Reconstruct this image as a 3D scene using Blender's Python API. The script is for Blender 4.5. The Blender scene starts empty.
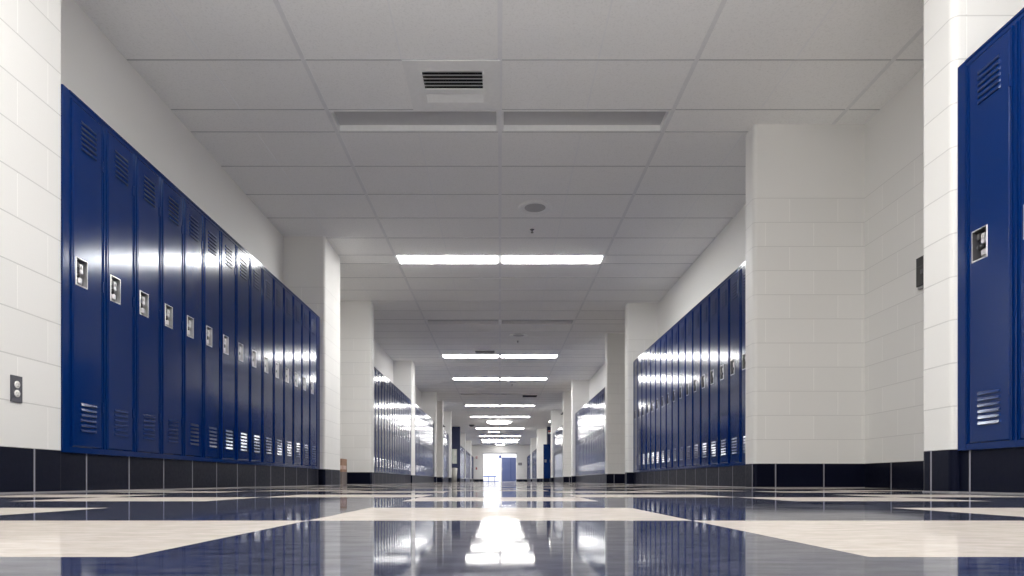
import bpy, bmesh, math, random
from mathutils import Vector, Matrix
random.seed(7)
SC = bpy.context.scene
COL = SC.collection
PI = math.pi

# ------------------------------------------------------------------ constants
CEIL = 3.061          # ceiling height
BASE = 0.2032         # tile base, one block course
CAMH = 0.057
TW = 1.402            # ceiling panel width across the hall
FX = 0.34             # depth of a light fixture along the hall

# ------------------------------------------------------------------ materials
def new_mat(name):
    m = bpy.data.materials.new(name); m.use_nodes = True
    nt = m.node_tree
    for n in list(nt.nodes): nt.nodes.remove(n)
    out = nt.nodes.new('ShaderNodeOutputMaterial')
    return m, nt, out

def N(nt, t, **kw):
    n = nt.nodes.new(t)
    for k, v in kw.items():
        if k in n.inputs: n.inputs[k].default_value = v
        else: setattr(n, k, v)
    return n

def bsdf(nt, out, col=(.8,.8,.8), rough=.5, metal=0., spec=.5):
    b = nt.nodes.new('ShaderNodeBsdfPrincipled')
    b.inputs['Base Color'].default_value = (*col, 1)
    b.inputs['Roughness'].default_value = rough
    b.inputs['Metallic'].default_value = metal
    b.inputs['Specular IOR Level'].default_value = spec
    nt.links.new(b.outputs[0], out.inputs[0])
    return b

def simple(name, col, rough=.5, metal=0., spec=.5, var=.06, scale=30, bump=0.):
    m, nt, out = new_mat(name)
    b = bsdf(nt, out, col, rough, metal, spec)
    tc = N(nt, 'ShaderNodeTexCoord')
    nz = N(nt, 'ShaderNodeTexNoise', Scale=scale, Detail=3.)
    nt.links.new(tc.outputs['Object'], nz.inputs['Vector'])
    mr = N(nt, 'ShaderNodeMapRange')
    mr.inputs[3].default_value = 1-var; mr.inputs[4].default_value = 1+var
    nt.links.new(nz.outputs[0], mr.inputs[0])
    hs = N(nt, 'ShaderNodeHueSaturation'); hs.inputs['Color'].default_value = (*col, 1)
    nt.links.new(mr.outputs[0], hs.inputs['Value'])
    nt.links.new(hs.outputs[0], b.inputs['Base Color'])
    if bump:
        bp = N(nt, 'ShaderNodeBump', Strength=bump, Distance=.002)
        nt.links.new(nz.outputs[0], bp.inputs['Height']); nt.links.new(bp.outputs[0], b.inputs['Normal'])
    return m

def emit(name, col, s):
    m, nt, out = new_mat(name)
    e = N(nt, 'ShaderNodeEmission', Strength=s); e.inputs[0].default_value = (*col, 1)
    nt.links.new(e.outputs[0], out.inputs[0])
    return m

def wall_uv(nt):
    """(horizontal run, height) of a vertical wall, whichever way it faces"""
    ge = N(nt, 'ShaderNodeNewGeometry')
    sp = N(nt, 'ShaderNodeSeparateXYZ'); nt.links.new(ge.outputs['Position'], sp.inputs[0])
    sn = N(nt, 'ShaderNodeSeparateXYZ'); nt.links.new(ge.outputs['True Normal'], sn.inputs[0])
    ab = N(nt, 'ShaderNodeMath', operation='ABSOLUTE'); nt.links.new(sn.outputs[0], ab.inputs[0])
    gt = N(nt, 'ShaderNodeMath', operation='GREATER_THAN'); gt.inputs[1].default_value = .5
    nt.links.new(ab.outputs[0], gt.inputs[0])
    mx = N(nt, 'ShaderNodeMix', data_type='FLOAT')
    nt.links.new(gt.outputs[0], mx.inputs[0]); nt.links.new(sp.outputs[0], mx.inputs[2]); nt.links.new(sp.outputs[1], mx.inputs[3])
    cb = N(nt, 'ShaderNodeCombineXYZ')
    nt.links.new(mx.outputs[0], cb.inputs[0]); nt.links.new(sp.outputs[2], cb.inputs[1])
    return cb, sp, ge

def block_mat(name, col, mortar, top=2.4384, rough=.5, row=.2032, off=.5, shift=0.):
    m, nt, out = new_mat(name)
    b = bsdf(nt, out, col, rough, 0, .35)
    cb, sp, ge = wall_uv(nt)
    br = N(nt, 'ShaderNodeTexBrick', offset=off, Scale=1.)
    br.inputs['Brick Width'].default_value = .4064; br.inputs['Row Height'].default_value = row
    br.inputs['Mortar Size'].default_value = .0035; br.inputs['Mortar Smooth'].default_value = .3
    br.inputs['Color1'].default_value = (*col, 1); br.inputs['Color2'].default_value = tuple(c*.965 for c in col)+(1,)
    ad = N(nt, 'ShaderNodeVectorMath', operation='ADD'); ad.inputs[1].default_value = (shift, 0, 0)
    nt.links.new(cb.outputs[0], ad.inputs[0]); nt.links.new(ad.outputs[0], br.inputs['Vector'])
    # groove light put into the colour: bed joints shaded, head joints lit
    dv = N(nt, 'ShaderNodeMath', operation='DIVIDE'); dv.inputs[1].default_value = row; nt.links.new(sp.outputs[2], dv.inputs[0])
    pp = N(nt, 'ShaderNodeMath', operation='PINGPONG'); pp.inputs[1].default_value = .5; nt.links.new(dv.outputs[0], pp.inputs[0])
    hj = N(nt, 'ShaderNodeMath', operation='LESS_THAN'); hj.inputs[1].default_value = .022; nt.links.new(pp.outputs[0], hj.inputs[0])
    mm = N(nt, 'ShaderNodeMix', data_type='RGBA'); mm.inputs[6].default_value = tuple(min(1., c*1.10) for c in col)+(1,); mm.inputs[7].default_value = (*mortar, 1)
    nt.links.new(hj.outputs[0], mm.inputs[0]); nt.links.new(mm.outputs[2], br.inputs['Mortar'])
    lt = N(nt, 'ShaderNodeMath', operation='LESS_THAN'); lt.inputs[1].default_value = top+.003
    nt.links.new(sp.outputs[2], lt.inputs[0])
    mx = N(nt, 'ShaderNodeMix', data_type='RGBA')
    mx.inputs[6].default_value = (*col, 1)
    nt.links.new(lt.outputs[0], mx.inputs[0]); nt.links.new(br.outputs['Color'], mx.inputs[7])
    nt.links.new(mx.outputs[2], b.inputs['Base Color'])
    mul = N(nt, 'ShaderNodeMath', operation='MULTIPLY')
    nt.links.new(br.outputs['Fac'], mul.inputs[0]); nt.links.new(lt.outputs[0], mul.inputs[1])
    nz = N(nt, 'ShaderNodeTexNoise', Scale=130., Detail=3., Roughness=.6)
    nt.links.new(ge.outputs['Position'], nz.inputs['Vector'])
    b1 = N(nt, 'ShaderNodeBump', Strength=.35, Distance=.0035, invert=True)
    nt.links.new(mul.outputs[0], b1.inputs['Height'])
    b2 = N(nt, 'ShaderNodeBump', Strength=.25, Distance=.002)
    nt.links.new(nz.outputs[0], b2.inputs['Height']); nt.links.new(b1.outputs[0], b2.inputs['Normal'])
    nt.links.new(b2.outputs[0], b.inputs['Normal'])
    return m

def base_mat(shift=.118):
    m, nt, out = new_mat('black glazed tile base')
    b = bsdf(nt, out, (.006,.007,.014), .3, 0, .12); b.inputs['Specular Tint'].default_value = (.55,.66,1,1)
    cb, sp, ge = wall_uv(nt)
    ad = N(nt, 'ShaderNodeVectorMath', operation='ADD'); ad.inputs[1].default_value = (shift, .1, 0)
    nt.links.new(cb.outputs[0], ad.inputs[0])
    br = N(nt, 'ShaderNodeTexBrick', offset=0., Scale=1.)
    br.inputs['Brick Width'].default_value = .4064; br.inputs['Row Height'].default_value = .8
    br.inputs['Mortar Size'].default_value = .0055; br.inputs['Mortar Smooth'].default_value = .1
    br.inputs['Color1'].default_value = (.003,.0035,.009,1); br.inputs['Color2'].default_value = (.004,.005,.013,1)
    br.inputs['Mortar'].default_value = (.28,.28,.32,1)
    nt.links.new(ad.outputs[0], br.inputs['Vector'])
    nt.links.new(br.outputs['Color'], b.inputs['Base Color'])
    nz = N(nt, 'ShaderNodeTexNoise', Scale=40., Detail=4.)
    nt.links.new(ge.outputs['Position'], nz.inputs['Vector'])
    mr = N(nt, 'ShaderNodeMapRange'); mr.inputs[3].default_value = .2; mr.inputs[4].default_value = .55
    nt.links.new(nz.outputs[0], mr.inputs[0]); nt.links.new(mr.outputs[0], b.inputs['Roughness'])
    bp = N(nt, 'ShaderNodeBump', Strength=.15, Distance=.002)
    nt.links.new(nz.outputs[0], bp.inputs['Height']); nt.links.new(bp.outputs[0], b.inputs['Normal'])
    return m

def floor_mat():
    """vinyl tile: navy field with beige zigzags, six-row repeat"""
    m, nt, out = new_mat('waxed vinyl floor tile')
    L = nt.links.new
    ge = N(nt, 'ShaderNodeNewGeometry'); sp = N(nt, 'ShaderNodeSeparateXYZ'); L(ge.outputs['Position'], sp.inputs[0])
    def M(op, a, b=None, c=None):
        n = N(nt, 'ShaderNodeMath', operation=op)
        for i, v in enumerate((a, b, c)):
            if v is None: continue
            if isinstance(v, (int, float)): n.inputs[i].default_value = v
            else: L(v, n.inputs[i])
        return n.outputs[0]
    CW, RH, Z0 = .5545, .453, .494
    col = M('FLOOR', M('ADD', M('DIVIDE', sp.outputs[0], CW), .5))
    odd = M('GREATER_THAN', M('ABSOLUTE', M('SUBTRACT', M('FLOORED_MODULO', col, 2.), 0.)), .5)
    row = M('FLOOR', M('DIVIDE', M('SUBTRACT', sp.outputs[1], Z0), RH))
    r6 = M('FLOORED_MODULO', row, 6.)
    def eq(v): return M('COMPARE', r6, float(v), .1)
    oddrows = M('ADD', eq(0), eq(4)); evenrows = M('ADD', eq(1), eq(3))
    mask = M('ADD', M('MULTIPLY', odd, oddrows), M('MULTIPLY', M('SUBTRACT', 1., odd), evenrows))
    # marbled flecks
    nz = N(nt, 'ShaderNodeTexNoise', Scale=22., Detail=7., Roughness=.72)
    mp = N(nt, 'ShaderNodeVectorMath', operation='MULTIPLY'); mp.inputs[1].default_value = (1., 2.6, 1.)
    L(ge.outputs['Position'], mp.inputs[0]); L(mp.outputs[0], nz.inputs['Vector'])
    nv = N(nt, 'ShaderNodeValToRGB'); e = nv.color_ramp.elements
    e[0].position = .36; e[0].color = (.004,.006,.018,1); e[1].position = .68; e[1].color = (.062,.070,.115,1)
    L(nz.outputs[0], nv.inputs[0])
    be = N(nt, 'ShaderNodeValToRGB'); e = be.color_ramp.elements
    e[0].position = .3; e[0].color = (.38,.335,.30,1); e[1].position = .7; e[1].color = (.52,.475,.435,1)
    L(nz.outputs[0], be.inputs[0])
    mx = N(nt, 'ShaderNodeMix', data_type='RGBA'); L(mask, mx.inputs[0]); L(nv.outputs[0], mx.inputs[6]); L(be.outputs[0], mx.inputs[7])
    df = N(nt, 'ShaderNodeBsdfDiffuse'); L(mx.outputs[2], df.inputs[0])
    gl = N(nt, 'ShaderNodeBsdfGlossy'); gl.inputs['Color'].default_value = (1,1,1,1)
    n2 = N(nt, 'ShaderNodeTexNoise', Scale=5., Detail=5.); L(ge.outputs['Position'], n2.inputs['Vector'])
    mr = N(nt, 'ShaderNodeMapRange'); mr.inputs[1].default_value=.3; mr.inputs[2].default_value=.7
    mr.inputs[3].default_value = .03; mr.inputs[4].default_value = .075
    L(n2.outputs[0], mr.inputs[0]); L(mr.outputs[0], gl.inputs['Roughness'])
    bp = N(nt, "ShaderNodeBump", Strength=.03, Distance=.002)
    n3 = N(nt, 'ShaderNodeTexNoise', Scale=9., Detail=3.); L(ge.outputs['Position'], n3.inputs['Vector'])
    L(n3.outputs[0], bp.inputs['Height']); L(bp.outputs[0], gl.inputs['Normal'])
    fr = N(nt, 'ShaderNodeFresnel', IOR=1.45)
    kk = M('SUBTRACT', .93, M('MULTIPLY', mask, .40))
    n4 = N(nt, 'ShaderNodeTexNoise', Scale=16., Detail=6., Roughness=.7); L(mp.outputs[0], n4.inputs['Vector'])
    mr4 = N(nt, 'ShaderNodeMapRange'); mr4.inputs[1].default_value=.35; mr4.inputs[2].default_value=.65
    mr4.inputs[3].default_value = .72; mr4.inputs[4].default_value = 1.0; L(n4.outputs[0], mr4.inputs[0])
    fac = M('MULTIPLY', M('MULTIPLY', fr.outputs[0], kk), mr4.outputs[0])
    ms = N(nt, 'ShaderNodeMixShader'); L(fac, ms.inputs[0]); L(df.outputs[0], ms.inputs[1]); L(gl.outputs[0], ms.inputs[2])
    L(ms.outputs[0], out.inputs[0])
    return m

def ceiling_mat():
    m, nt, out = new_mat('acoustic ceiling tile')
    b = bsdf(nt, out, (.70,.70,.70), .9, 0, .1)
    ge = N(nt, 'ShaderNodeNewGeometry')
    nz = N(nt, 'ShaderNodeTexNoise', Scale=70., Detail=5., Roughness=.75)
    nt.links.new(ge.outputs['Position'], nz.inputs['Vector'])
    rp = N(nt, 'ShaderNodeValToRGB'); e = rp.color_ramp.elements
    e[0].position = .32; e[0].color = (.84,.835,.82,1); e[1].position = .5; e[1].color = (.955,.95,.935,1)
    nt.links.new(nz.outputs[0], rp.inputs[0]); nt.links.new(rp.outputs[0], b.inputs['Base Color'])
    bp = N(nt, 'ShaderNodeBump', Strength=.25, Distance=.003)
    nt.links.new(nz.outputs[0], bp.inputs['Height']); nt.links.new(bp.outputs[0], b.inputs['Normal'])
    return m

def locker_mat(name, col):
    m, nt, out = new_mat(name)
    b = bsdf(nt, out, col, .2, 0, .30); b.inputs['Specular Tint'].default_value = (.62,.78,1,1)
    tc = N(nt, 'ShaderNodeTexCoord'); oi = N(nt, 'ShaderNodeObjectInfo')
    ad = N(nt, 'ShaderNodeVectorMath', operation='ADD')
    mu = N(nt, 'ShaderNodeVectorMath', operation='SCALE'); mu.inputs[3].default_value = 37.
    cb = N(nt, 'ShaderNodeCombineXYZ'); nt.links.new(oi.outputs['Random'], cb.inputs[0]); nt.links.new(oi.outputs['Random'], cb.inputs[2])
    nt.links.new(cb.outputs[0], mu.inputs[0]); nt.links.new(tc.outputs['Object'], ad.inputs[0]); nt.links.new(mu.outputs[0], ad.inputs[1])
    nz = N(nt, 'ShaderNodeTexNoise', Scale=3.2, Detail=1.); nt.links.new(ad.outputs[0], nz.inputs['Vector'])
    bp = N(nt, 'ShaderNodeBump', Strength=.10, Distance=.006)
    nt.links.new(nz.outputs[0], bp.inputs['Height'])
    n2 = N(nt, 'ShaderNodeTexNoise', Scale=420., Detail=1.); nt.links.new(ad.outputs[0], n2.inputs['Vector'])
    b2 = N(nt, 'ShaderNodeBump', Strength=.05, Distance=.001)
    nt.links.new(n2.outputs[0], b2.inputs['Height']); nt.links.new(bp.outputs[0], b2.inputs['Normal'])
    nt.links.new(b2.outputs[0], b.inputs['Normal'])
    n3 = N(nt, 'ShaderNodeTexNoise', Scale=7., Detail=4.); nt.links.new(ad.outputs[0], n3.inputs['Vector'])
    mr = N(nt, 'ShaderNodeMapRange'); mr.inputs[3].default_value = .10; mr.inputs[4].default_value = .15
    nt.links.new(n3.outputs[0], mr.inputs[0]); nt.links.new(mr.outputs[0], b.inputs['Roughness'])
    return m

M_WALL = block_mat('cream painted block', (.81,.80,.775), (.66,.65,.63))
M_NEARL = block_mat('cream painted block near left', (.81,.80,.775), (.60,.59,.57), top=9, row=.211, shift=.024)
M_NEARR = block_mat('cream painted block near right', (.81,.80,.775), (.60,.59,.57), top=9, row=.211, off=0., shift=.17)
M_NAVYWALL = block_mat('navy painted block', (.022,.03,.085), (.015,.02,.06), top=9)
M_BASE = base_mat()
M_BASER = base_mat(.291)
M_FLOOR = floor_mat()
M_CEIL = ceiling_mat()
M_BLUE = locker_mat('royal blue locker enamel', (.0002,.0140,.098))
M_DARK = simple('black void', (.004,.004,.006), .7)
M_GRID_ROW_SHADE = simple('ceiling grid cross tee reveal shade', (.50,.50,.505), .5)  # grey carries the shadow line along the tile reveals
M_GRID = simple('ceiling grid main tee', (.86,.86,.87), .45)
M_GRID_SIDE = simple('ceiling grid side tee', (.80,.80,.80), .45)
M_SCORE = simple('ceiling tile score', (.9,.9,.9), .8)
M_STEEL = simple('brushed steel', (.58,.58,.60), .3, 1.)
M_STEELDK = simple('dull inner steel', (.06,.06,.068), .4, .2)
M_BLACK = simple('black plastic', (.01,.01,.012), .35)
M_WHITE = simple('white enamel', (.88,.88,.87), .4)
M_OFFWHITE = simple('white plastic', (.8,.79,.76), .4)
M_GREYPLATE = simple('charcoal plate', (.07,.07,.085), .4)
M_LENS_OFF = simple('unlit prismatic lens', (.5,.5,.51), .35, bump=.1)
M_LIT = emit('lit lens', (1.,.985,.955), 34.)
M_GLOW = emit('lit bowl', (1.,.985,.955), 24.)
M_CARTON = simple('brown carton', (.34,.20,.13), .8, var=.25, scale=18)
M_GREYBROWN = simple('grey-brown board', (.17,.14,.135), .8)
M_TAPE = simple('pinkish tape', (.62,.44,.37), .5)
M_WOOD = simple('oak veneer', (.35,.2,.09), .4, var=.2, scale=12)
M_FRAME = simple('grey door frame', (.25,.25,.26), .4)
M_RED = simple('red enamel', (.45,.04,.035), .4)
M_BIN = simple('beige-grey plastic', (.36,.35,.32), .5)
M_POSTER = simple('poster paper', (.62,.66,.60), .7, var=.3, scale=9)
M_SLATBLUE = simple('faded blue steel', (.085,.13,.36), .45)
M_SLATLIGHT = simple('pale blue slat', (.17,.23,.50), .45)
M_BENCHBLUE = simple('blue bench', (.04,.10,.42), .4)
M_LOBBY = simple('white lobby paint', (.85,.85,.86), .6)
M_SEAL = simple('floor edge seal', (.25,.24,.25), .6)
M_SIGNBLUE = simple('blue sign', (.03,.06,.30), .4)

# ------------------------------------------------------------------ mesh helpers
class MB:
    def __init__(s): s.bm = bmesh.new(); s.mats = []
    def mi(s, m):
        if m not in s.mats: s.mats.append(m)
        return s.mats.index(m)
    def face(s, pts, m):
        f = s.bm.faces.new([s.bm.verts.new(p) for p in pts]); f.material_index = s.mi(m); return f
    def box(s, x0, x1, y0, y1, z0, z1, m, bev=0., seg=2, skip=()):
        v = [s.bm.verts.new((x, y, z)) for x in (x0, x1) for y in (y0, y1) for z in (z0, z1)]
        F = {'-x': (0,1,3,2), '+x': (4,6,7,5), '-y': (0,4,5,1), '+y': (2,3,7,6), '-z': (0,2,6,4), '+z': (1,5,7,3)}
        fs = []
        for k, q in F.items():
            if k in skip: continue
            f = s.bm.faces.new([v[i] for i in q]); f.material_index = s.mi(m); fs.append(f)
        if bev:
            es = list({e for f in fs for e in f.edges})
            bmesh.ops.bevel(s.bm, geom=es, offset=bev, segments=seg, profile=.5, affect='EDGES')
        return fs
    def pier(s, x0, x1, y0, y1, z0, z1, m, r, corners):
        """vertical prism with bullnosed corners"""
        pts = []
        C = [(x0,y0,PI,'sw'), (x1,y0,1.5*PI,'se'), (x1,y1,0,'ne'), (x0,y1,.5*PI,'nw')]
        for cx, cy, a0, n in C:
            if n in corners:
                ox = cx + (r if 'w' in n else -r); oy = cy + (r if 's' in n else -r)
                for i in range(6):
                    a = a0 + .5*PI*i/5
                    pts.append((ox+r*math.cos(a), oy+r*math.sin(a)))
            else: pts.append((cx, cy))
        b = [s.bm.verts.new((x, y, z0)) for x, y in pts]; t = [s.bm.verts.new((x, y, z1)) for x, y in pts]
        k = len(pts); mi = s.mi(m)
        for i in range(k):
            f = s.bm.faces.new((b[i], b[(i+1)%k], t[(i+1)%k], t[i])); f.material_index = mi
        f = s.bm.faces.new(list(reversed(b))); f.material_index = mi
        f = s.bm.faces.new(t); f.material_index = mi
    def lathe(s, prof, m, n=24, c=(0,0,0), axis='z'):
        """prof: list of (radius, height) from outside in"""
        rings = []; mi = s.mi(m)
        for r, h in prof:
            if r < 1e-6:
                rings.append([s.bm.verts.new((c[0], c[1], c[2]+h))])
            else:
                rings.append([s.bm.verts.new((c[0]+r*math.cos(2*PI*i/n), c[1]+r*math.sin(2*PI*i/n), c[2]+h)) for i in range(n)])
        for a, b in zip(rings, rings[1:]):
            for i in range(n):
                j = (i+1) % n
                if len(a) == 1 and len(b) == 1: continue
                if len(b) == 1: q = (a[i], a[j], b[0])
                elif len(a) == 1: q = (a[0], b[j], b[i])
                else: q = (a[i], a[j], b[j], b[i])
                f = s.bm.faces.new(q); f.material_index = mi; f.smooth = True
    def rot(s, M):
        bmesh.ops.transform(s.bm, matrix=M, verts=s.bm.verts)
    def build(s, name, parent=None, recalc=True):
        if recalc: bmesh.ops.recalc_face_normals(s.bm, faces=s.bm.faces)
        me = bpy.data.meshes.new(name); s.bm.to_mesh(me); s.bm.free()
        for m in s.mats: me.materials.append(m)
        o = bpy.data.objects.new(name, me); COL.objects.link(o)
        if parent: o.parent = parent
        return o

def tag(o, label, cat, group=None):
    o['label'] = label; o['category'] = cat
    if group: o['group'] = group
    return o
def thing(name, label, cat, loc=(0,0,0), rz=0., group=None):
    o = bpy.data.objects.new(name, None); COL.objects.link(o)
    o.location = loc; o.rotation_euler = (0, 0, rz); o.empty_display_size = .1
    return tag(o, label, cat, group)
def struct(o, label=None):
    o['kind'] = 'structure'
    if label: o['label'] = label
    return o
def copy_tree(o, parent=None):
    c = o.copy(); COL.objects.link(c)
    if parent: c.parent = parent
    for ch in list(o.children): copy_tree(ch, c)
    return c
ORD = ('first second third fourth fifth sixth seventh eighth ninth tenth eleventh twelfth thirteenth fourteenth fifteenth sixteenth '
       'seventeenth eighteenth nineteenth twentieth twenty-first twenty-second twenty-third twenty-fourth twenty-fifth twenty-sixth '
       'twenty-seventh twenty-eighth').split()

# ------------------------------------------------------------------ locker template
LW, LH, LD = .3048, 1.862, .40
W = LW - .001
DX0, DX1, DZ0, DZ1 = .026, W-.026, .030, 1.828      # door opening
HX0, HX1, HZ0, HZ1 = .050, .143, .880, 1.022         # recess of the handle
G = .003
def louvers(mb, zt, n=6, pitch=.0275):
    x0, x1 = DX0+.052, DX1-.048
    for i in range(n):
        t = zt - i*pitch; b = t - .019
        y0, y1, yo = 0.0, 0.0, -.0095
        bm = mb.bm; mi = mb.mi(M_BLUE); md = mb.mi(M_DARK)
        A = bm.verts.new((x0, y0, t)); B = bm.verts.new((x1, y0, t))
        a1 = bm.verts.new((x0+.010, yo*.6, t-.006)); b1 = bm.verts.new((x1-.010, yo*.6, t-.006))
        C_ = bm.verts.new((x0+.014, yo, b)); D = bm.verts.new((x1-.014, yo, b))
        E = bm.verts.new((x0, y0, b)); F = bm.verts.new((x1, y0, b))
        for q, k in (((A,B,b1,a1),mi), ((a1,b1,D,C_),mi), ((A,a1,C_,E),mi), ((B,F,D,b1),mi), ((C_,D,F,E),md)):  # black underside: shade of the louver slot put into its colour
            f = bm.faces.new(q); f.material_index = k
def body_mesh(mb):
    """sheet steel carcass with a framed opening for the door"""
    m = M_BLUE; c = .055
    mb.box(0, W, 0, LD, 0, LH, m, skip=('-y',))
    xs = [0, DX0, DX1, W]; zs = [0, DZ0, DZ1, LH]
    for i in range(3):
        for j in range(3):
            if i == 1 and j == 1: continue
            mb.face([(xs[i],0,zs[j]), (xs[i+1],0,zs[j]), (xs[i+1],0,zs[j+1]), (xs[i],0,zs[j+1])], m)
    x0, x1, z0, z1 = DX0, DX1, DZ0, DZ1
    mb.face([(x0,0,z0),(x0,c,z0),(x0,c,z1),(x0,0,z1)], m); mb.face([(x1,0,z0),(x1,0,z1),(x1,c,z1),(x1,c,z0)], m)
    mb.face([(x0,0,z0),(x1,0,z0),(x1,c,z0),(x0,c,z0)], m); mb.face([(x0,0,z1),(x0,c,z1),(x1,c,z1),(x1,0,z1)], m)
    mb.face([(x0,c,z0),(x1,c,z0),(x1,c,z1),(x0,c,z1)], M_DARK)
    # raised lip down each side of the opening and along the top of the row
    for a, b in ((.0105, .0155), (W-.0155, W-.0105)):
        mb.box(a, b, -.007, 0, DZ0, DZ1, m, skip=('+y',))
    mb.box(0, W, -.004, 0, LH-.012, LH, m, skip=('+y',))
def door_mesh(mb, hole=True):
    m = M_BLUE; x0, x1, z0, z1 = DX0+G, DX1-G, DZ0+G, DZ1-G
    b = .005; y = -.003; e = .003
    if hole:
        xs = [x0+b, HX0, HX1, x1-b]; zs = [z0+b, HZ0, HZ1, z1-b]
        for i in range(3):
            for j in range(3):
                if i == 1 and j == 1: continue
                mb.face([(xs[i],y,zs[j]), (xs[i+1],y,zs[j]), (xs[i+1],y,zs[j+1]), (xs[i],y,zs[j+1])], m)
    else:
        mb.face([(x0+b,y,z0+b),(x1-b,y,z0+b),(x1-b,y,z1-b),(x0+b,y,z1-b)], m)
    I = [(x0+b,y,z0+b),(x1-b,y,z0+b),(x1-b,y,z1-b),(x0+b,y,z1-b)]
    O = [(x0,y+e,z0),(x1,y+e,z0),(x1,y+e,z1),(x0,y+e,z1)]
    Bk = [(p[0], .016, p[2]) for p in O]
    for k in range(4):
        l = (k+1) % 4
        mb.face([O[k], O[l], I[l], I[k]], m); mb.face([Bk[k], Bk[l], O[l], O[k]], m)
    louvers(mb, 1.758); louvers(mb, .270)
def cup_mesh(mb):
    x0, x1, z0, z1 = HX0, HX1, HZ0, HZ1; r = .003; yf = -.0055; d = .034
    # rim
    O = [(x0-r,-.003,z0-r),(x1+r,-.003,z0-r),(x1+r,-.003,z1+r),(x0-r,-.003,z1+r)]
    O2 = [(p[0]+(.002 if p[0]<.1 else -.002), yf, p[2]+(.002 if p[2]<.94 else -.002)) for p in O]
    I = [(x0+.003,yf,z0+.003),(x1-.003,yf,z0+.003),(x1-.003,yf,z1-.003),(x0+.003,yf,z1-.003)]
    Bk = [(x0+.010,d,z0+.012),(x1-.010,d,z0+.012),(x1-.010,d,z1-.012),(x0+.010,d,z1-.012)]
    for k in range(4):
        l = (k+1) % 4
        mb.face([O[k],O[l],O2[l],O2[k]], M_STEEL); mb.face([O2[k],O2[l],I[l],I[k]], M_STEEL)
        mb.face([I[k],I[l],Bk[l],Bk[k]], M_STEELDK if k != 1 else M_STEEL)
    mb.face(Bk, M_STEELDK)
def latch_mesh(mb):
    xc = (HX0+HX1)/2
    mb.box(xc-.004, xc+.026, .004, .030, HZ0+.070, HZ1-.022, M_STEEL, bev=.004)
    mb.box(xc+.006, xc+.016, -.001, .006, HZ1-.050, HZ1-.032, M_OFFWHITE, bev=.002)
    mb.box(xc-.012, xc+.030, .010, .030, HZ0+.016, HZ0+.050, M_STEEL, bev=.005)
def knob_mesh(mb):
    xc = (HX0+HX1)/2
    t = MB(); t.lathe([(0,.0),(.012,0),(.016,.004),(.016,.020),(.012,.026),(0,.026)], M_BLACK, 14)
    t.rot(Matrix.Translation((xc-.012, .026, HZ0+.060)) @ Matrix.Rotation(PI/2, 4, 'X'))
    bm2 = t.bm; me = bpy.data.meshes.new('tmp'); bm2.to_mesh(me); bm2.free()
    k0 = len(mb.bm.faces); mb.bm.from_mesh(me); bpy.data.meshes.remove(me)
    mi = mb.mi(M_BLACK); mb.bm.faces.ensure_lookup_table()
    for f in mb.bm.faces[k0:]: f.material_index = mi
def hinge_mesh(mb, z):
    mb.box(DX1-.004, DX1+.008, -.008, 0, z-.030, z+.030, M_BLUE, bev=.003)

def make_locker():
    root = thing('locker', 'x', 'locker')
    b = MB(); body_mesh(b); b.build('body', root)
    d = MB(); door_mesh(d); do = d.build('door', root, recalc=False)
    c = MB(); cup_mesh(c); cu = c.build('handle_cup', do, recalc=False); cu['label'] = 'steel recessed handle cup'
    l = MB(); latch_mesh(l); l.build('latch', do)
    xc = (HX0+HX1)/2
    g = MB(); g.box(xc-.030, xc-.005, .004, .028, HZ1-.050, HZ1-.016, M_BLACK, bev=.004); go = g.build('latch_guard', do); go['label'] = 'black latch guard'
    k = MB(); knob_mesh(k); ko = k.build('lock_knob', do); ko['label'] = 'black lock knob'
    for z in (.26, .93, 1.60):
        h = MB(); hinge_mesh(h, z); h.build('hinge', root)
    return root
def make_far_locker():
    mb = MB(); body_mesh(mb); door_mesh(mb); cup_mesh(mb); latch_mesh(mb)
    o = mb.build('locker', recalc=False)
    return o
PROTO = make_locker(); FAR = make_far_locker()
USED = {'p': False, 'f': False}

def locker_row(side, y0, y1, xf, rowname, far=False, order_from_near=True, start=None, count=None):
    n = count or int((y1 - y0 - .02) / LW)
    s = start if start is not None else y0 + (y1 - y0 - n*LW)/2
    for i in range(n):
        key = 'f' if far else 'p'; src = FAR if far else PROTO
        if not USED[key]: o = src; USED[key] = True
        else: o = copy_tree(src)
        if side == 'left':
            o.location = (-xf, s + i*LW, BASE+.0006); o.rotation_euler = (0, 0, PI/2)
        else:
            o.location = (xf, s + (i+1)*LW, BASE+.0006); o.rotation_euler = (0, 0, -PI/2)
        tag(o, 'blue metal locker, %s from the near end of %s' % (ORD[i], rowname), 'locker', 'blue lockers in ' + rowname)
    # filler strips at both ends of the row
    for a, b in ((y0+.002, s-.001), (s+n*LW+.001, y1-.002)):
        if b - a > .008:
            mb = MB(); x0, x1 = (-xf-.3, -xf+.001) if side == 'left' else (xf-.001, xf+.3)
            mb.box(x0, x1, a, b, BASE+.0006, BASE+LH, M_BLUE)
            struct(mb.build('trim_1'), 'blue filler strip closing the end of %s' % rowname)

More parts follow.
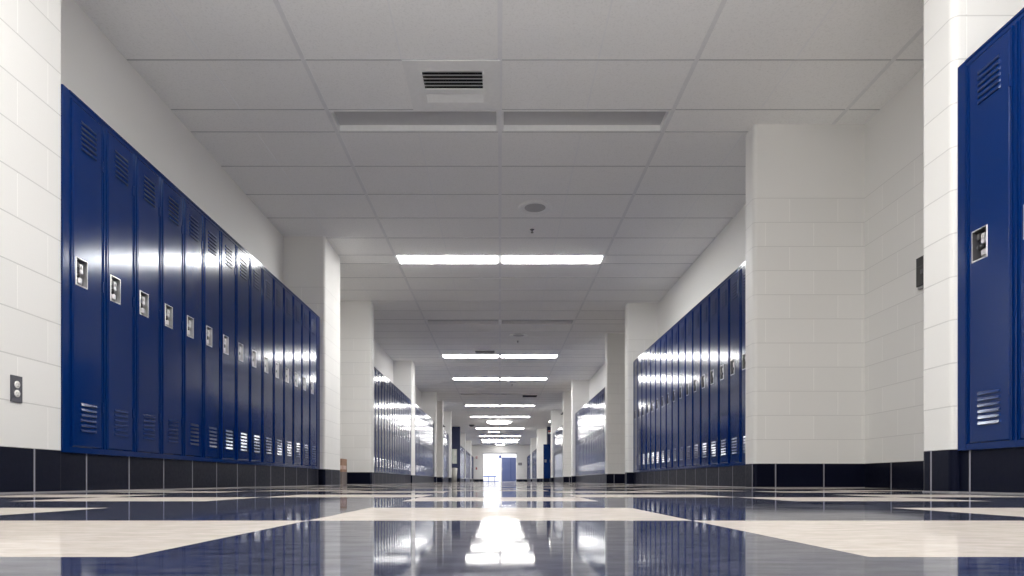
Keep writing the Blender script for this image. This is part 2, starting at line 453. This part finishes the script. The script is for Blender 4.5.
# ------------------------------------------------------------------ walls, piers, bases
XW = 2.66; XA = 3.07; XO = 3.35
def seg_pier(side, y0, y1, xin, mat=M_WALL, rn=.035, name=None, xo=XO, bh=BASE, bm_=None):
    sgn = -1 if side == 'left' else 1
    corners = ('se', 'ne') if side == 'left' else ('sw', 'nw')
    xa, xb = sorted((sgn*xin, sgn*xo))
    mb = MB(); mb.pier(xa, xb, y0, y1, bh, CEIL+.05, mat, min(rn, (y1-y0)/2-.005), corners)
    o = struct(mb.build(name or 'wall_'+side), 'painted block pier on the %s' % side)
    mb = MB(); mb.pier(xa, xb, y0, y1, 0, bh, bm_ or M_BASE, min(rn, (y1-y0)/2-.005), corners)
    struct(mb.build('baseboard_'+side), 'black tile base of a pier on the %s' % side)
    e = .004
    mb = MB(); mb.pier(xa-e, xb+e, y0-e, y1+e, 0, .006, M_SEAL, min(rn, (y1-y0)/2-.005), corners)
    struct(mb.build('trim_2'), 'grey sealant line at the foot of a pier')
def seg_wall(side, y0, y1, xw, what='wall'):
    sgn = -1 if side == 'left' else 1
    xa, xb = sorted((sgn*xw, sgn*XO))
    mb = MB(); mb.box(xa, xb, y0, y1, BASE, CEIL+.05, M_WALL)
    struct(mb.build('wall_'+side), 'painted block wall on the %s' % side)
    return xa, xb
def seg_lock(side, y0, y1, xf, rowname, far=False, start=None, count=None):
    sgn = -1 if side == 'left' else 1
    seg_wall(side, y0, y1, XW)
    xa, xb = sorted((sgn*(xf+.012), sgn*XO))
    mb = MB(); mb.box(xa, xb, y0, y1, 0, BASE, M_BASE)
    struct(mb.build('baseboard_'+side), 'black tile plinth under %s' % rowname)
    xc, xd = sorted((sgn*(xf+.007), sgn*(xf+.012)))
    mb = MB(); mb.box(xc, xd, y0, y1, 0, .006, M_SEAL)
    struct(mb.build('trim_2'), 'grey sealant line under %s' % rowname)
    locker_row(side, y0, y1, xf, rowname, far, start=start, count=count)
DOORN = [1]
def seg_alcove(side, y0, y1, door=True):
    sgn = -1 if side == 'left' else 1
    mb = MB(); xa, xb = sorted((sgn*XA, sgn*XO))
    mb.box(xa, xb, y0, y1, BASE, CEIL+.05, M_WALL); struct(mb.build('wall_'+side), 'block wall at the back of a recess')
    mb = MB(); mb.box(xa, xb, y0, y1, 0, BASE, M_BASE); struct(mb.build('baseboard_'+side), 'black tile base in a recess')
    if door:
        # classroom door on the near side of the recess
        d0, d1 = y0+.12, y0+1.12
        if d1 > y1-.1: return
        xi = sgn*(XA-.035)
        mb = MB(); xa, xb = sorted((xi, sgn*XA))
        mb.box(xa, xb, d0-.05, d0, 0, 2.18, M_FRAME); mb.box(xa, xb, d1, d1+.05, 0, 2.18, M_FRAME); mb.box(xa, xb, d0-.05, d1+.05, 2.13, 2.18, M_FRAME)
        fr = struct(mb.build('door_%d' % DOORN[0]), 'oak classroom door in a recess'); DOORN[0] += 1
        xa, xb = sorted((sgn*(XA-.025), sgn*XA))
        mb = MB(); mb.box(xa, xb, d0+.003, d1-.003, .01, 2.127, M_WOOD); lf = mb.build('panel', fr)
        xa, xb = sorted((sgn*(XA-.075), sgn*(XA-.025)))
        mb = MB(); mb.box(xa, xb, d1-.10, d1-.08, 1.0, 1.02, M_STEEL); mb.box(xa, xa+.015 if sgn>0 else xb, d1-.2, d1-.08, 1.0, 1.02, M_STEEL)
        mb.build('handle', lf)

LF, RF = 2.212, 2.245      # locker fronts
# left side
seg_pier('left', -9.0, 3.326, 2.217, rn=.006, mat=M_NEARL, bh=.211)
seg_lock('left', 3.326, 8.08, LF, 'the nearest left row', start=3.378, count=15)
seg_pier('left', 8.08, 8.88, 2.15)
seg_alcove('left', 8.88, 10.97, door=False)
seg_pier('left', 10.97, 11.2, 2.14)
seg_lock('left', 11.2, 16.4, LF, 'the second left row')
seg_pier('left', 16.4, 17.0, 2.19)
seg_lock('left', 17.0, 22.2, LF, 'the third left row')
seg_pier('left', 22.2, 22.45, 2.15)
seg_alcove('left', 22.45, 24.6)
seg_pier('left', 24.6, 24.9, 2.14)
seg_lock('left', 24.9, 28.4, LF, 'the fourth left row')
seg_pier('left', 28.4, 28.6, 2.1, xo=9.2)
seg_pier('left', 36.4, 36.6, 2.2, mat=M_NAVYWALL, xo=9)
seg_lock('left', 36.6, 41.2, LF, 'the left row past the cross hall', far=True)
seg_pier('left', 41.2, 41.5, 2.16)
seg_lock('left', 41.5, 49.3, LF, 'the next-to-last left row', far=True)
seg_pier('left', 49.3, 49.6, 2.16)
seg_lock('left', 49.6, 54.8, LF, 'the last left row', far=True)
# right side
seg_pier('right', -9.0, -.5, 2.21)
seg_lock('right', -.5, 3.2, RF-.02, 'the right row at the front corner', start=3.2-.055-3*LW, count=3)
seg_pier('right', 3.2, 3.45, 2.205, mat=M_NEARR, bh=.211, bm_=M_BASER)
seg_alcove('right', 3.45, 5.54, door=True)
seg_pier('right', 5.54, 5.75, 2.135)
seg_lock('right', 5.75, 11.09, RF, 'the long right row')
seg_pier('right', 11.09, 11.3, 2.14)
seg_alcove('right', 11.3, 13.38)
seg_pier('right', 13.38, 13.6, 2.17)
seg_lock('right', 13.6, 19.6, RF, 'the second right row')
seg_pier('right', 19.6, 19.8, 2.14)
seg_alcove('right', 19.8, 22.0)
seg_pier('right', 22.0, 22.3, 2.12)
seg_lock('right', 22.3, 27.7, RF, 'the third right row')
seg_pier('right', 27.7, 27.9, 2.15, xo=9.2)
seg_pier('right', 36.4, 36.6, 2.6, mat=M_NAVYWALL, xo=9)
seg_wall('right', 36.6, 38.1, 2.75)
seg_pier('right', 38.1, 38.5, 2.14)
seg_lock('right', 38.5, 46.0, RF, 'the right row past the cross hall', far=True)
seg_pier('right', 46.0, 46.4, 2.15)
seg_lock('right', 46.4, 54.8, RF, 'the last right row', far=True)

# cross hall side walls
for sgn, nm in ((-1, 'wall_left'), (1, 'wall_right')):
    mb = MB(); xa, xb = sorted((sgn*9.0, sgn*9.2)); mb.box(xa, xb, 28.65 if sgn<0 else 27.95, 36.35, 0, CEIL+.05, M_WALL); struct(mb.build(nm), 'end wall of the cross hall')
# wall behind the viewer
mb = MB(); mb.box(-XO, XO, -9.2, -9.0, 0, CEIL+.05, M_WALL); struct(mb.build('wall_back'), 'block wall closing the hall')

# ------------------------------------------------------------------ floor
mb = MB(); mb.face([(-9.3,-9.3,0),(9.3,-9.3,0),(9.3,64,0),(-9.3,64,0)], M_FLOOR)
struct(mb.build('floor'), 'polished navy floor with beige zigzag tiles')

# ------------------------------------------------------------------ far end
YE = 54.8
OX0, OX1, OZ = -1.39, 1.36, 2.33
mb = MB()
mb.box(-XO, OX0, YE, YE+.2, BASE, CEIL+.05, M_WALL); mb.box(OX1, XO, YE, YE+.2, BASE, CEIL+.05, M_WALL)
mb.box(OX0, OX1, YE, YE+.2, OZ, CEIL+.05, M_WALL)
struct(mb.build('wall_end'), 'far end wall with the bright opening')
mb = MB(); mb.box(-XO, OX0, YE-.004, YE+.2, 0, BASE, M_BASE); struct(mb.build('baseboard_end'), 'black tile base left of the opening')
mb = MB(); mb.box(OX1, XO, YE-.004, YE+.2, 0, BASE, M_BASE); struct(mb.build('baseboard_end'), 'black tile base right of the opening')
mb = MB(); mb.box(OX0-.06, OX1+.06, YE-.03, YE, OZ, OZ+.07, M_FRAME); struct(mb.build('trim_3'), 'grey head trim over the end opening')
# lobby beyond
mb = MB()
mb.box(-4.2, -4.0, YE+.2, 63, 0, 3.4, M_LOBBY); mb.box(4.0, 4.2, YE+.2, 63, 0, 3.4, M_LOBBY); mb.box(-4.2, 4.2, 63, 63.2, 0, 3.4, M_LOBBY)
struct(mb.build('wall_lobby'), 'white lobby walls')
mb = MB(); mb.box(-4.2, 4.2, YE+.2, 63.2, 3.4, 3.5, M_LOBBY); struct(mb.build('ceiling_lobby'), 'white lobby ceiling')
def area(loc, sx, sy, e, rot=(0,0,0), col=(1,1,1)):
    l = bpy.data.lights.new('area', 'AREA'); l.shape = 'RECTANGLE'; l.size = sx; l.size_y = sy; l.energy = e; l.color = col
    o = bpy.data.objects.new('lobby_light', l); COL.objects.link(o); o.location = loc; o.rotation_euler = rot
    return o
area((0, 59, 3.35), 6, 6, 450, col=(.95,.97,1))
# added fill lamp behind the viewer, no real fixture; brightens the near ceiling
bl = area((0, -1.6, .35), 3.4, 2.4, 130, rot=(PI-.35, 0, 0), col=(1,.985,.96)); bl.name = 'added_fill_lamp'; bl.data.spread = 2.0
# blue louvered leaf closing the right half of the opening
mb = MB(); dx0, dx1, dz1 = .16, 1.34, 2.03
mb.box(dx0, dx1, YE+.10, YE+.14, .01, dz1, M_SLATBLUE)
d1 = struct(mb.build('door_9'), 'blue louvered door leaf in the far opening')
mb = MB()
for i in range(20):
    z = .12 + i*.095
    mb.box(dx0+.06, dx0+.70, YE+.085, YE+.10, z, z+.045, M_SLATLIGHT)
    mb.box(dx0+.78, dx1-.06, YE+.085, YE+.10, z, z+.045, M_SLATLIGHT)
mb.build('slats', d1)
mb = MB(); mb.box(dx0+.02, dx0+.05, YE+.03, YE+.10, .95, 1.15, M_STEEL); mb.build('handle', d1)
mb = MB(); mb.box(dx0-.10, dx0-.01, YE+.08, YE+.16, 0, OZ, M_OFFWHITE); struct(mb.build('trim_4'), 'pale post beside the blue door leaf')
# bench in the lobby
r = thing('bench', 'blue bench seen through the bright opening at the far end', 'bench', (-.86, 57.4, 0))
mb = MB(); mb.box(-.62,.56,-.2,.2,.40,.50,M_BENCHBLUE,bev=.02); mb.build('seat', r)
for x in (-.16, .40):
    mb = MB(); mb.box(x-.03,x+.03,-.03,.03,.05,.40,M_BENCHBLUE); mb.build('leg', r)
mb = MB(); mb.box(-.62,.75,-.06,.06,0,.05,M_BENCHBLUE); mb.build('foot_rail', r)
# signs and alarm devices on the end wall
r = thing('wall_fire_alarm', 'red fire alarm strobe, upper device left of the far opening', 'alarm', (-1.95, YE, 2.02))
mb = MB(); mb.box(-.07,.07,-.06,0,-.09,.09,M_RED,bev=.01); mb.build('housing', r)
mb = MB(); mb.box(-.035,.035,-.08,-.06,-.03,.06,M_OFFWHITE,bev=.008); mb.build('strobe_lens', r)
r = thing('wall_pull_station', 'small red pull station below the strobe left of the far opening', 'alarm', (-1.96, YE, 1.10))
mb = MB(); mb.box(-.06,.06,-.05,0,-.09,.09,M_RED,bev=.01); mb.build('housing', r)
mb = MB(); mb.box(-.045,.045,-.065,-.05,-.03,.02,M_GREYPLATE,bev=.005); mb.build('pull_bar', r)
r = thing('wall_plaque', 'dark grey plaque on the end wall right of the blue door', 'plaque', (1.67, YE, 1.47))
mb = MB(); mb.box(-.15,.15,-.02,0,-.11,.11,M_GREYPLATE,bev=.006); mb.build('plate', r)
mb = MB(); mb.box(-.08,.09,-.024,-.02,-.05,.05,M_FRAME); mb.build('inset', r)
r = thing('hanging_sign', 'small blue sign hanging in the bright far opening', 'sign', (.0, YE+.05, 1.96))
mb = MB(); mb.box(-.09,.09,-.01,.01,0,.23,M_SIGNBLUE); mb.build('panel', r)
mb = MB(); mb.box(-.075,-.065,-.004,.004,.23,OZ-1.96,M_FRAME); mb.box(.065,.075,-.004,.004,.23,OZ-1.96,M_FRAME); mb.build('hanger', r)

# ------------------------------------------------------------------ ceiling
CENT = [-8.43, -4.95, -1.47, 2.01, 5.49, 8.917, 12.41, 15.83, 19.34, 22.8, 26.25, 30.75, 37.6, 40.5, 43.8, 47.75, 50.95]
LITS = [2.01, 8.917, 15.83, 19.34, 26.25, 30.75, 37.6, 43.8, 47.75, 50.95]
OFFS = [5.49, 12.41, 22.8]
rows = []
for a, b in zip(CENT, CENT[1:]):
    rows += [a-FX/2, a+FX/2]
    gap = (b-FX/2) - (a+FX/2); n = max(1, round(gap/.628))
    rows += [a+FX/2 + gap*i/n for i in range(1, n)]
rows += [CENT[-1]-FX/2, CENT[-1]+FX/2]
rows = sorted(set(round(v, 4) for v in rows)); rows = [-9.0] + [v for v in rows if v > -8.9] + [YE]
xs = [-XO, -2*TW, -TW, -TW/2, 0, TW/2, TW, 2*TW, XO]
def near_row(y): return min(range(len(rows)-1), key=lambda i: abs((rows[i]+rows[i+1])/2 - y))
holes = set()
for c in LITS+OFFS:
    i = near_row(c)
    for j in (2,3,4,5): holes.add((i, j))
VENT1 = near_row(5.49)-1; VENT2 = near_row(15.83)-1; VENT3 = near_row(22.8)+1
holes |= {(VENT1,3), (VENT2,3), (VENT3,5)}
mb = MB()
for i in range(len(rows)-1):
    for j in range(len(xs)-1):
        if (i, j) in holes: continue
        mb.face([(xs[j],rows[i],CEIL),(xs[j],rows[i+1],CEIL),(xs[j+1],rows[i+1],CEIL),(xs[j+1],rows[i],CEIL)], M_CEIL)
for s in (-1, 1):
    xa, xb = sorted((s*XO, s*9.2)); mb.face([(xa,27.6,CEIL),(xa,36.5,CEIL),(xb,36.5,CEIL),(xb,27.6,CEIL)], M_CEIL)
CE = struct(mb.build('ceiling', recalc=False), 'white acoustic tile ceiling with exposed grid')
mb = MB()
for y in rows[1:-1]:
    mb.box(-XO, XO, y-.006, y+.006, CEIL-.002, CEIL+.02, M_GRID_ROW_SHADE, skip=('+z',))
for x in (-2*TW, -TW, 0, TW, 2*TW):
    mb.box(x-.016, x+.016, -9, YE, CEIL-.003, CEIL+.02, M_GRID if x == 0 else M_GRID_SIDE, skip=('+z',))
mb.build('grid', CE)
mb = MB()
fixrows = [near_row(c) for c in LITS+OFFS]
for i in range(len(rows)-1):
    if i in fixrows: continue
    for j, x in ((0, -1.5*TW), (3, -.5*TW), (5, .5*TW), (7, 1.5*TW)):
        if (i, 3) in holes and x == -.5*TW: continue
        if (i, 5) in holes and x == .5*TW: continue
        mb.box(x-.006, x+.006, rows[i]+.006, rows[i+1]-.006, CEIL-.0012, CEIL+.002, M_SCORE, skip=('+z',))
mb.build('score_lines', CE)
# plenum void above the openings
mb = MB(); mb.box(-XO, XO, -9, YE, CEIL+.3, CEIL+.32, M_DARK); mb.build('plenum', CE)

# ------------------------------------------------------------------ light fixtures
def fixture(x0, x1, y0, y1, lit, label, group):
    cx, cy = (x0+x1)/2, (y0+y1)/2; hx, hy = (x1-x0)/2-.014, (y1-y0)/2-.008
    r = thing('ceiling_light', label, 'light', (cx, cy, CEIL), 0, group)
    mb = MB(); t = .016; zb, zt = -.004, .07
    mb.box(-hx,-hx+t,-hy,hy,zb,zt,M_WHITE); mb.box(hx-t,hx,-hy,hy,zb,zt,M_WHITE)
    mb.box(-hx+t,hx-t,-hy,-hy+t,zb,zt,M_WHITE); mb.box(-hx+t,hx-t,hy-t,hy,zb,zt,M_WHITE)
    mb.box(-hx,hx,-hy,hy,zt,zt+.01,M_WHITE)
    mb.build('housing', r)
    mb = MB(); z = -.012 if lit else .045; h = .020 if lit else .006; e = .012 if lit else .001
    mb.box(-hx+t+e,hx-t-e,-hy+t+e,hy-t-e,z,z+h, M_LIT if lit else M_LENS_OFF); mb.build('lens', r)
vis = {8.917:'first lit pair ahead', 15.83:'second lit pair ahead', 19.34:'third lit pair ahead', 26.25:'fourth lit pair ahead', 30.75:'lit pair just before the bowl light',
       37.6:'first lit pair beyond the bowl light', 43.8:'second lit pair beyond the bowl light', 47.75:'third lit pair beyond the bowl light', 50.95:'last lit pair before the end wall',
       -4.95:'unlit pair furthest behind the vent', -1.47:'unlit pair second behind the vent', 2.01:'lit pair nearer than the vent',
       5.49:'unlit pair beside the nearest vent', 12.41:'second unlit pair', 22.8:'third unlit pair'}
for c in LITS+OFFS:
    i = near_row(c)
    for a, b, sd in ((-TW, 0, 'left'), (0, TW, 'right')):
        lit = c in LITS
        fixture(a, b, rows[i], rows[i+1], lit, '%s ceiling light panel, %s one of the %s' % ('glowing' if lit else 'dark', sd, vis[c]), 'recessed ceiling lights')
# short light past the cross hall
fx = thing('ceiling_light', 'short glowing ceiling light beyond the bowl light, half the usual length', 'light', (-.37, 40.0, CEIL), 0, 'recessed ceiling lights')
mb = MB(); mb.box(-.34,.34,-.12,.12,-.03,-.003,M_WHITE); mb.build('housing', fx)
mb = MB(); mb.box(-.32,.32,-.10,.10,-.036,-.0305,M_LIT); mb.build('lens', fx)
fx = thing('ceiling_light', 'small added ceiling light washing the end wall above the far opening', 'light', (0, 53.9, CEIL), 0, 'recessed ceiling lights')  # added wall-wash lamp that brightens the far end wall
mb = MB(); mb.box(-.40,.40,-.10,.10,-.03,-.003,M_WHITE); mb.build('housing', fx)
mb = MB(); mb.box(-.38,.38,-.08,.08,-.036,-.0305,M_LIT); mb.build('lens', fx)
# bowl light over the crossing
r = thing('ceiling_bowl_light', 'large round glowing bowl light on the ceiling over the crossing', 'light', (-.05, 33.2, CEIL))
mb = MB(); mb.lathe([(.66,-.003),(.66,-.03),(.62,-.03)], M_WHITE, 40); mb.build('rim', r, recalc=False)
mb = MB(); mb.lathe([(.62,-.028),(.57,-.07),(.42,-.11),(.22,-.13),(0,-.137)], M_GLOW, 40); mb.build('bowl', r)

# ------------------------------------------------------------------ vents
def diffuser(i, x0, x1, label):
    y0, y1 = rows[i], rows[i+1]; cx, cy = (x0+x1)/2, (y0+y1)/2; hx, hy = (x1-x0)/2-.001, (y1-y0)/2-.001
    r = thing('air_vent', label, 'vent', (cx, cy, CEIL), 0, 'ceiling air vents')
    a, b = .225, .19
    mb = MB()
    z = -.006
    mb.box(-hx,-a,-hy,hy,z,.01,M_WHITE); mb.box(a,hx,-hy,hy,z,.01,M_WHITE); mb.box(-a,a,-hy,-b,z,.01,M_WHITE); mb.box(-a,a,b,hy,z,.01,M_WHITE)
    mb.build('plate', r)
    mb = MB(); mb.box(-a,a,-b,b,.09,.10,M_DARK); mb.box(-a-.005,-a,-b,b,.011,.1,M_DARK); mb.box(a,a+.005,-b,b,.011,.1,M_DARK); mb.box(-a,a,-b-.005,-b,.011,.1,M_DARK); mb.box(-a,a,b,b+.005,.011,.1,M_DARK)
    mb.build('throat', r)
    # two banks of fixed blades throwing air up and down the hall
    mb = MB()
    for k in range(5):
        for s in (-1, 1):
            if s > 0 and k == 0: continue
            yc = s*(.035 + k*.037)
            w = a-.002-.012*(4-k)*0
            P = [(-w, yc-s*.020, -.020), (w, yc-s*.020, -.020), (w, yc+s*.006, .028), (-w, yc+s*.006, .028)]
            dy, dz = (.017, .0135) if s < 0 else (.014, .03)
            P = [(-w, yc+s*dy, -.024+.003*k), (w, yc+s*dy, -.024+.003*k), (w, yc-s*dy, -.024+.003*k+dz), (-w, yc-s*dy, -.024+.003*k+dz)]
            mb.face(P, M_WHITE); mb.face([(p[0], p[1]+.0012*s, p[2]+.0012) for p in reversed(P)], M_WHITE)
    mb.box(-a, a, -.012, .055, -.028, -.024, M_WHITE)
    mb.build('blades', r, recalc=False)
    for q in (-a, a):
        mb = MB(); mb.box(q-.004,q+.004,-b,b,-.026,-.006,M_WHITE); mb.build('side_cheek', r)
    return r
diffuser(VENT1, -TW/2, 0, 'white square louvred air vent nearest the front, beside the dark light panels')
diffuser(VENT2, -TW/2, 0, 'white louvred air vent touching the second lit pair of lights')
def grille(i, x0, x1, label):
    y0, y1 = rows[i], rows[i+1]; cx, cy = (x0+x1)/2, (y0+y1)/2; hx, hy = (x1-x0)/2-.001, (y1-y0)/2-.001
    r = thing('return_grille', label, 'vent', (cx, cy, CEIL), 0, 'ceiling air vents')
    mb = MB(); t = .1
    mb.box(-hx,-hx+t,-hy,hy,-.006,.01,M_WHITE); mb.box(hx-t,hx,-hy,hy,-.006,.01,M_WHITE); mb.box(-hx+t,hx-t,-hy,-hy+.03,-.006,.01,M_WHITE); mb.box(-hx+t,hx-t,hy-.03,hy,-.006,.01,M_WHITE)
    mb.build('frame', r)
    mb = MB()
    for k in range(8):
        y = -hy+.06+k*(2*hy-.12)/7
        mb.face([(-hx+t,y-.01,-.004),(hx-t,y-.01,-.004),(hx-t,y+.012,.02),(-hx+t,y+.012,.02)], M_GREYPLATE)
    mb.build('blades', r)
    mb = MB(); mb.box(-hx,hx,-hy,hy,.06,.07,M_DARK); mb.build('throat', r)
grille(VENT3, TW/2, TW, 'dark slotted return air grille in the ceiling right of centre')

# ------------------------------------------------------------------ speakers, sprinklers
SPK = [(.384, 7.22, 'round ceiling speaker nearest the front, before the first lit pair'), (.38, 13.54, 'round ceiling speaker, second from the front'), (.38, 19.93, 'round ceiling speaker, third from the front beyond the lit panels')]
def speaker(x, y, label):
    r = thing('ceiling_speaker', label, 'speaker', (x, y, CEIL), 0, 'round ceiling speakers')
    mb = MB(); mb.lathe([(.183,-.001),(.180,-.010),(.160,-.016),(.125,-.012),(.113,-.006)], M_WHITE, 40); mb.build('rim', r, recalc=False)
    mb = MB(); mb.lathe([(.116,-.007),(.08,-.010),(0,-.011)], M_GRILLE, 40); mb.build('grille', r, recalc=False)
M_GRILLE = simple('perforated grey grille', (.42,.42,.43), .5, var=.3, scale=260)
for s in SPK: speaker(*s)
def sprinkler(x, y, label):
    r = thing('sprinkler_head', label, 'sprinkler', (x, y, CEIL), 0, 'fire sprinkler heads'); r.scale = (.8, .8, .7)
    mb = MB(); mb.lathe([(.034,-.001),(.032,-.006),(.012,-.010)], M_BLACK, 20); mb.build('escutcheon', r, recalc=False)
    mb = MB(); mb.lathe([(.011,-.008),(.011,-.030),(.005,-.034),(.005,-.052)], M_BLACK, 14)
    mb.box(-.014,-.010,-.003,.003,-.055,-.026,M_BLACK); mb.box(.010,.014,-.003,.003,-.055,-.026,M_BLACK); mb.build('frame', r)
    mb = MB(); mb.lathe([(.0,-.052),(.021,-.053),(.021,-.056),(0,-.057)], M_BLACK, 20); mb.build('deflector', r)
for s in [(.384, 7.86, 'black sprinkler head just past the nearest ceiling speaker'), (.38, 14.12, 'black sprinkler head just past the second ceiling speaker'), (.38, 20.5, 'tiny sprinkler head past the third ceiling speaker')]: sprinkler(*s)
r = thing('smoke_detector', 'small dark detector on the ceiling left of the bowl light', 'detector', (-1.5, 35.2, CEIL))
mb = MB(); mb.lathe([(.14,0),(.14,-.04),(.10,-.09),(0,-.11)], M_GREYPLATE, 20); mb.build('dome', r)
mb = MB(); mb.lathe([(.17,-.001),(.17,-.02),(.13,-.025)], M_GREYPLATE, 20); mb.build('ring', r, recalc=False)

# ------------------------------------------------------------------ devices on the walls
# duplex outlet on the near left pier (faces +x)
r = thing('electrical_outlet', 'charcoal duplex outlet low on the near left pier', 'outlet', (-2.217, 3.012, .478), PI/2)
mb = MB(); mb.box(-.036,.036,-.006,0,-.061,.061,M_GREYPLATE,bev=.002); mb.build('cover_plate', r)
for z in (.020, -.021):
    mb = MB(); mb.lathe([(.0165,0),(.0165,.004),(.014,.005),(0,.005)], M_OFFWHITE, 24)
    mb.rot(Matrix.Translation((0,-.005,z)) @ Matrix.Rotation(PI/2, 4, 'X')); o = mb.build('receptacle', r); o['label'] = 'white receptacle face'
    mb = MB(); mb.box(-.007,-.005,-.0108,-.0098,z-.001,z+.007,M_BLACK); mb.box(.005,.007,-.0108,-.0098,z-.001,z+.006,M_BLACK); mb.box(-.002,.002,-.0108,-.0098,z-.009,z-.005,M_BLACK); mb.build('slots', o)
# dark plate in the right recess (faces -x)
r = thing('wall_box', 'black wall box at the edge of the right recess', 'wall box', (XA, 4.745, 1.565), -PI/2)
mb = MB(); mb.box(-.065,.065,-.03,0,-.095,.115,M_BLACK,bev=.004); mb.build('housing', r)
mb = MB(); mb.box(-.055,.055,-.032,-.030,.045,.047,M_GREYPLATE); mb.box(-.015,.015,-.032,-.030,-.01,.02,M_GREYPLATE); mb.build('keypad', r)
mb = MB(); mb.box(-.06,.06,-.022,0,-.113,-.095,M_FRAME,bev=.003); mb.build('bottom_cover', r)
# carton in the left recess
r = thing('cardboard_box', 'brown cardboard box on the floor in the left recess beside the pier', 'box', (-2.655, 10.4, 0))
mb = MB(); mb.box(-.2,.2,-.15,.15,0,.20,M_GREYBROWN); mb.box(-.2,.2,-.15,.15,.20,.40,M_CARTON); mb.build('carton', r)
for y0, y1 in ((-.15,-.004), (.004,.15)):
    mb = MB(); mb.box(-.2,.2,y0,y1,.40,.406,M_CARTON); mb.build('flap', r)
mb = MB(); mb.box(.02,.202,-.153,-.150,.24,.30,M_TAPE); mb.box(.2,.203,-.10,.10,.24,.30,M_TAPE); mb.build('tape', r)
# notice and bin at the navy corner wall
r = thing('wall_poster', 'pale notice pinned on the navy wall left of the crossing', 'notice', (-2.52, 36.4, 1.02))
mb = MB(); mb.box(-.13,.13,-.01,0,0,.80,M_POSTER); mb.build('sheet', r)
mb = MB(); mb.box(-.02,.10,-.013,-.010,.45,.74,M_OFFWHITE); mb.build('paper', r)
r = thing('trash_bin', 'grey trash bin standing before the navy wall at left', 'bin', (-2.52, 36.05, 0))
mb = MB()
mb.lathe([(.0,0),(.15,0),(.175,.70),(.165,.70),(.145,.04)], M_BIN, 20); mb.build('body', r)
mb = MB(); mb.lathe([(.185,.70),(.185,.735),(.12,.78),(0,.785)], M_BIN, 20); mb.build('lid', r)
# tall pair of lockers standing before the navy wall at right (face the viewer)
mb = MB(); mb.box(2.36, 3.02, 35.98, 36.39, 0, BASE, M_BASE); struct(mb.build('baseboard_cross'), 'black plinth under the crossing lockers')
for k, x in enumerate((2.38, 2.38+LW)):
    o = copy_tree(FAR); o.location = (x, 35.97, BASE+.0006); o.rotation_euler = (0, 0, 0)
    tag(o, 'blue locker facing the viewer at the right side of the crossing, %s one' % ('inner', 'outer')[k], 'locker', 'blue lockers at the crossing')
r = thing('wall_sign', 'small red and white sign high on the navy wall above the crossing lockers', 'sign', (2.75, 36.4, 2.66))
mb = MB(); mb.box(-.10,.10,-.02,0,0,.20,M_OFFWHITE); mb.build('panel', r)
mb = MB(); mb.box(-.09,.09,-.024,-.02,.10,.19,M_RED); mb.build('face', r)
r = thing('wall_lamp', 'small bright white lamp on the right pier at the crossing', 'light', (2.15, 27.8, 2.57), -PI/2)
mb = MB(); mb.box(-.08,.08,-.05,0,-.05,.05,M_WHITE,bev=.01); mb.build('housing', r)
mb = MB(); mb.box(-.07,.07,-.06,-.05,-.035,.035,M_GLOW,bev=.004); mb.build('lens', r)
for x, y, z, rz, lb in ((-2.14, 24.75, 2.13, PI/2, 'small black dome camera on the left pier past the third row'), (2.12, 22.15, 2.33, -PI/2, 'small black dome camera on the right pier before the third row')):
    r = thing('dome_camera', lb, 'security camera', (x, y, z), rz, 'dome cameras')
    mb = MB(); mb.box(-.04,.04,-.03,0,-.04,.04,M_GREYPLATE,bev=.006); mb.build('mount', r)
    mb = MB(); mb.lathe([(.035,0),(.033,-.015),(.02,-.03),(0,-.036)], M_BLACK, 16); mb.rot(Matrix.Translation((0,-.05,-.01)) ); mb.lathe([(.0,.012),(.035,.0)], M_BLACK, 16, (0,-.05,-.01)); mb.build('dome', r)

# ------------------------------------------------------------------ world, camera
w = bpy.data.worlds.new('world'); SC.world = w; w.use_nodes = True
bg = w.node_tree.nodes.get('Background') or w.node_tree.nodes.new('ShaderNodeBackground')
bg.inputs[0].default_value = (.8,.85,.9,1); bg.inputs[1].default_value = .1
cam = bpy.data.cameras.new('camera'); co = bpy.data.objects.new('camera', cam); COL.objects.link(co)
co.location = (0, 0, CAMH); co.rotation_euler = (PI/2, 0, 0)
cam.sensor_fit = 'HORIZONTAL'; cam.sensor_width = 36; cam.lens = 658/1024*36
cam.shift_x = 12/1024; cam.shift_y = 193/1024
cam.clip_start = .02; cam.clip_end = 200
SC.camera = co
SC.view_settings.view_transform = 'Standard'
SC.view_settings.look = 'None'
SC.view_settings.exposure = 0.62
SC.view_settings.gamma = 1.1
cy = SC.cycles
cy.use_denoising = True
try: cy.denoiser = 'OPENIMAGEDENOISE'
except Exception: pass
cy.max_bounces = 10; cy.diffuse_bounces = 6; cy.glossy_bounces = 5
cy.sample_clamp_indirect = 6
cy.caustics_reflective = False
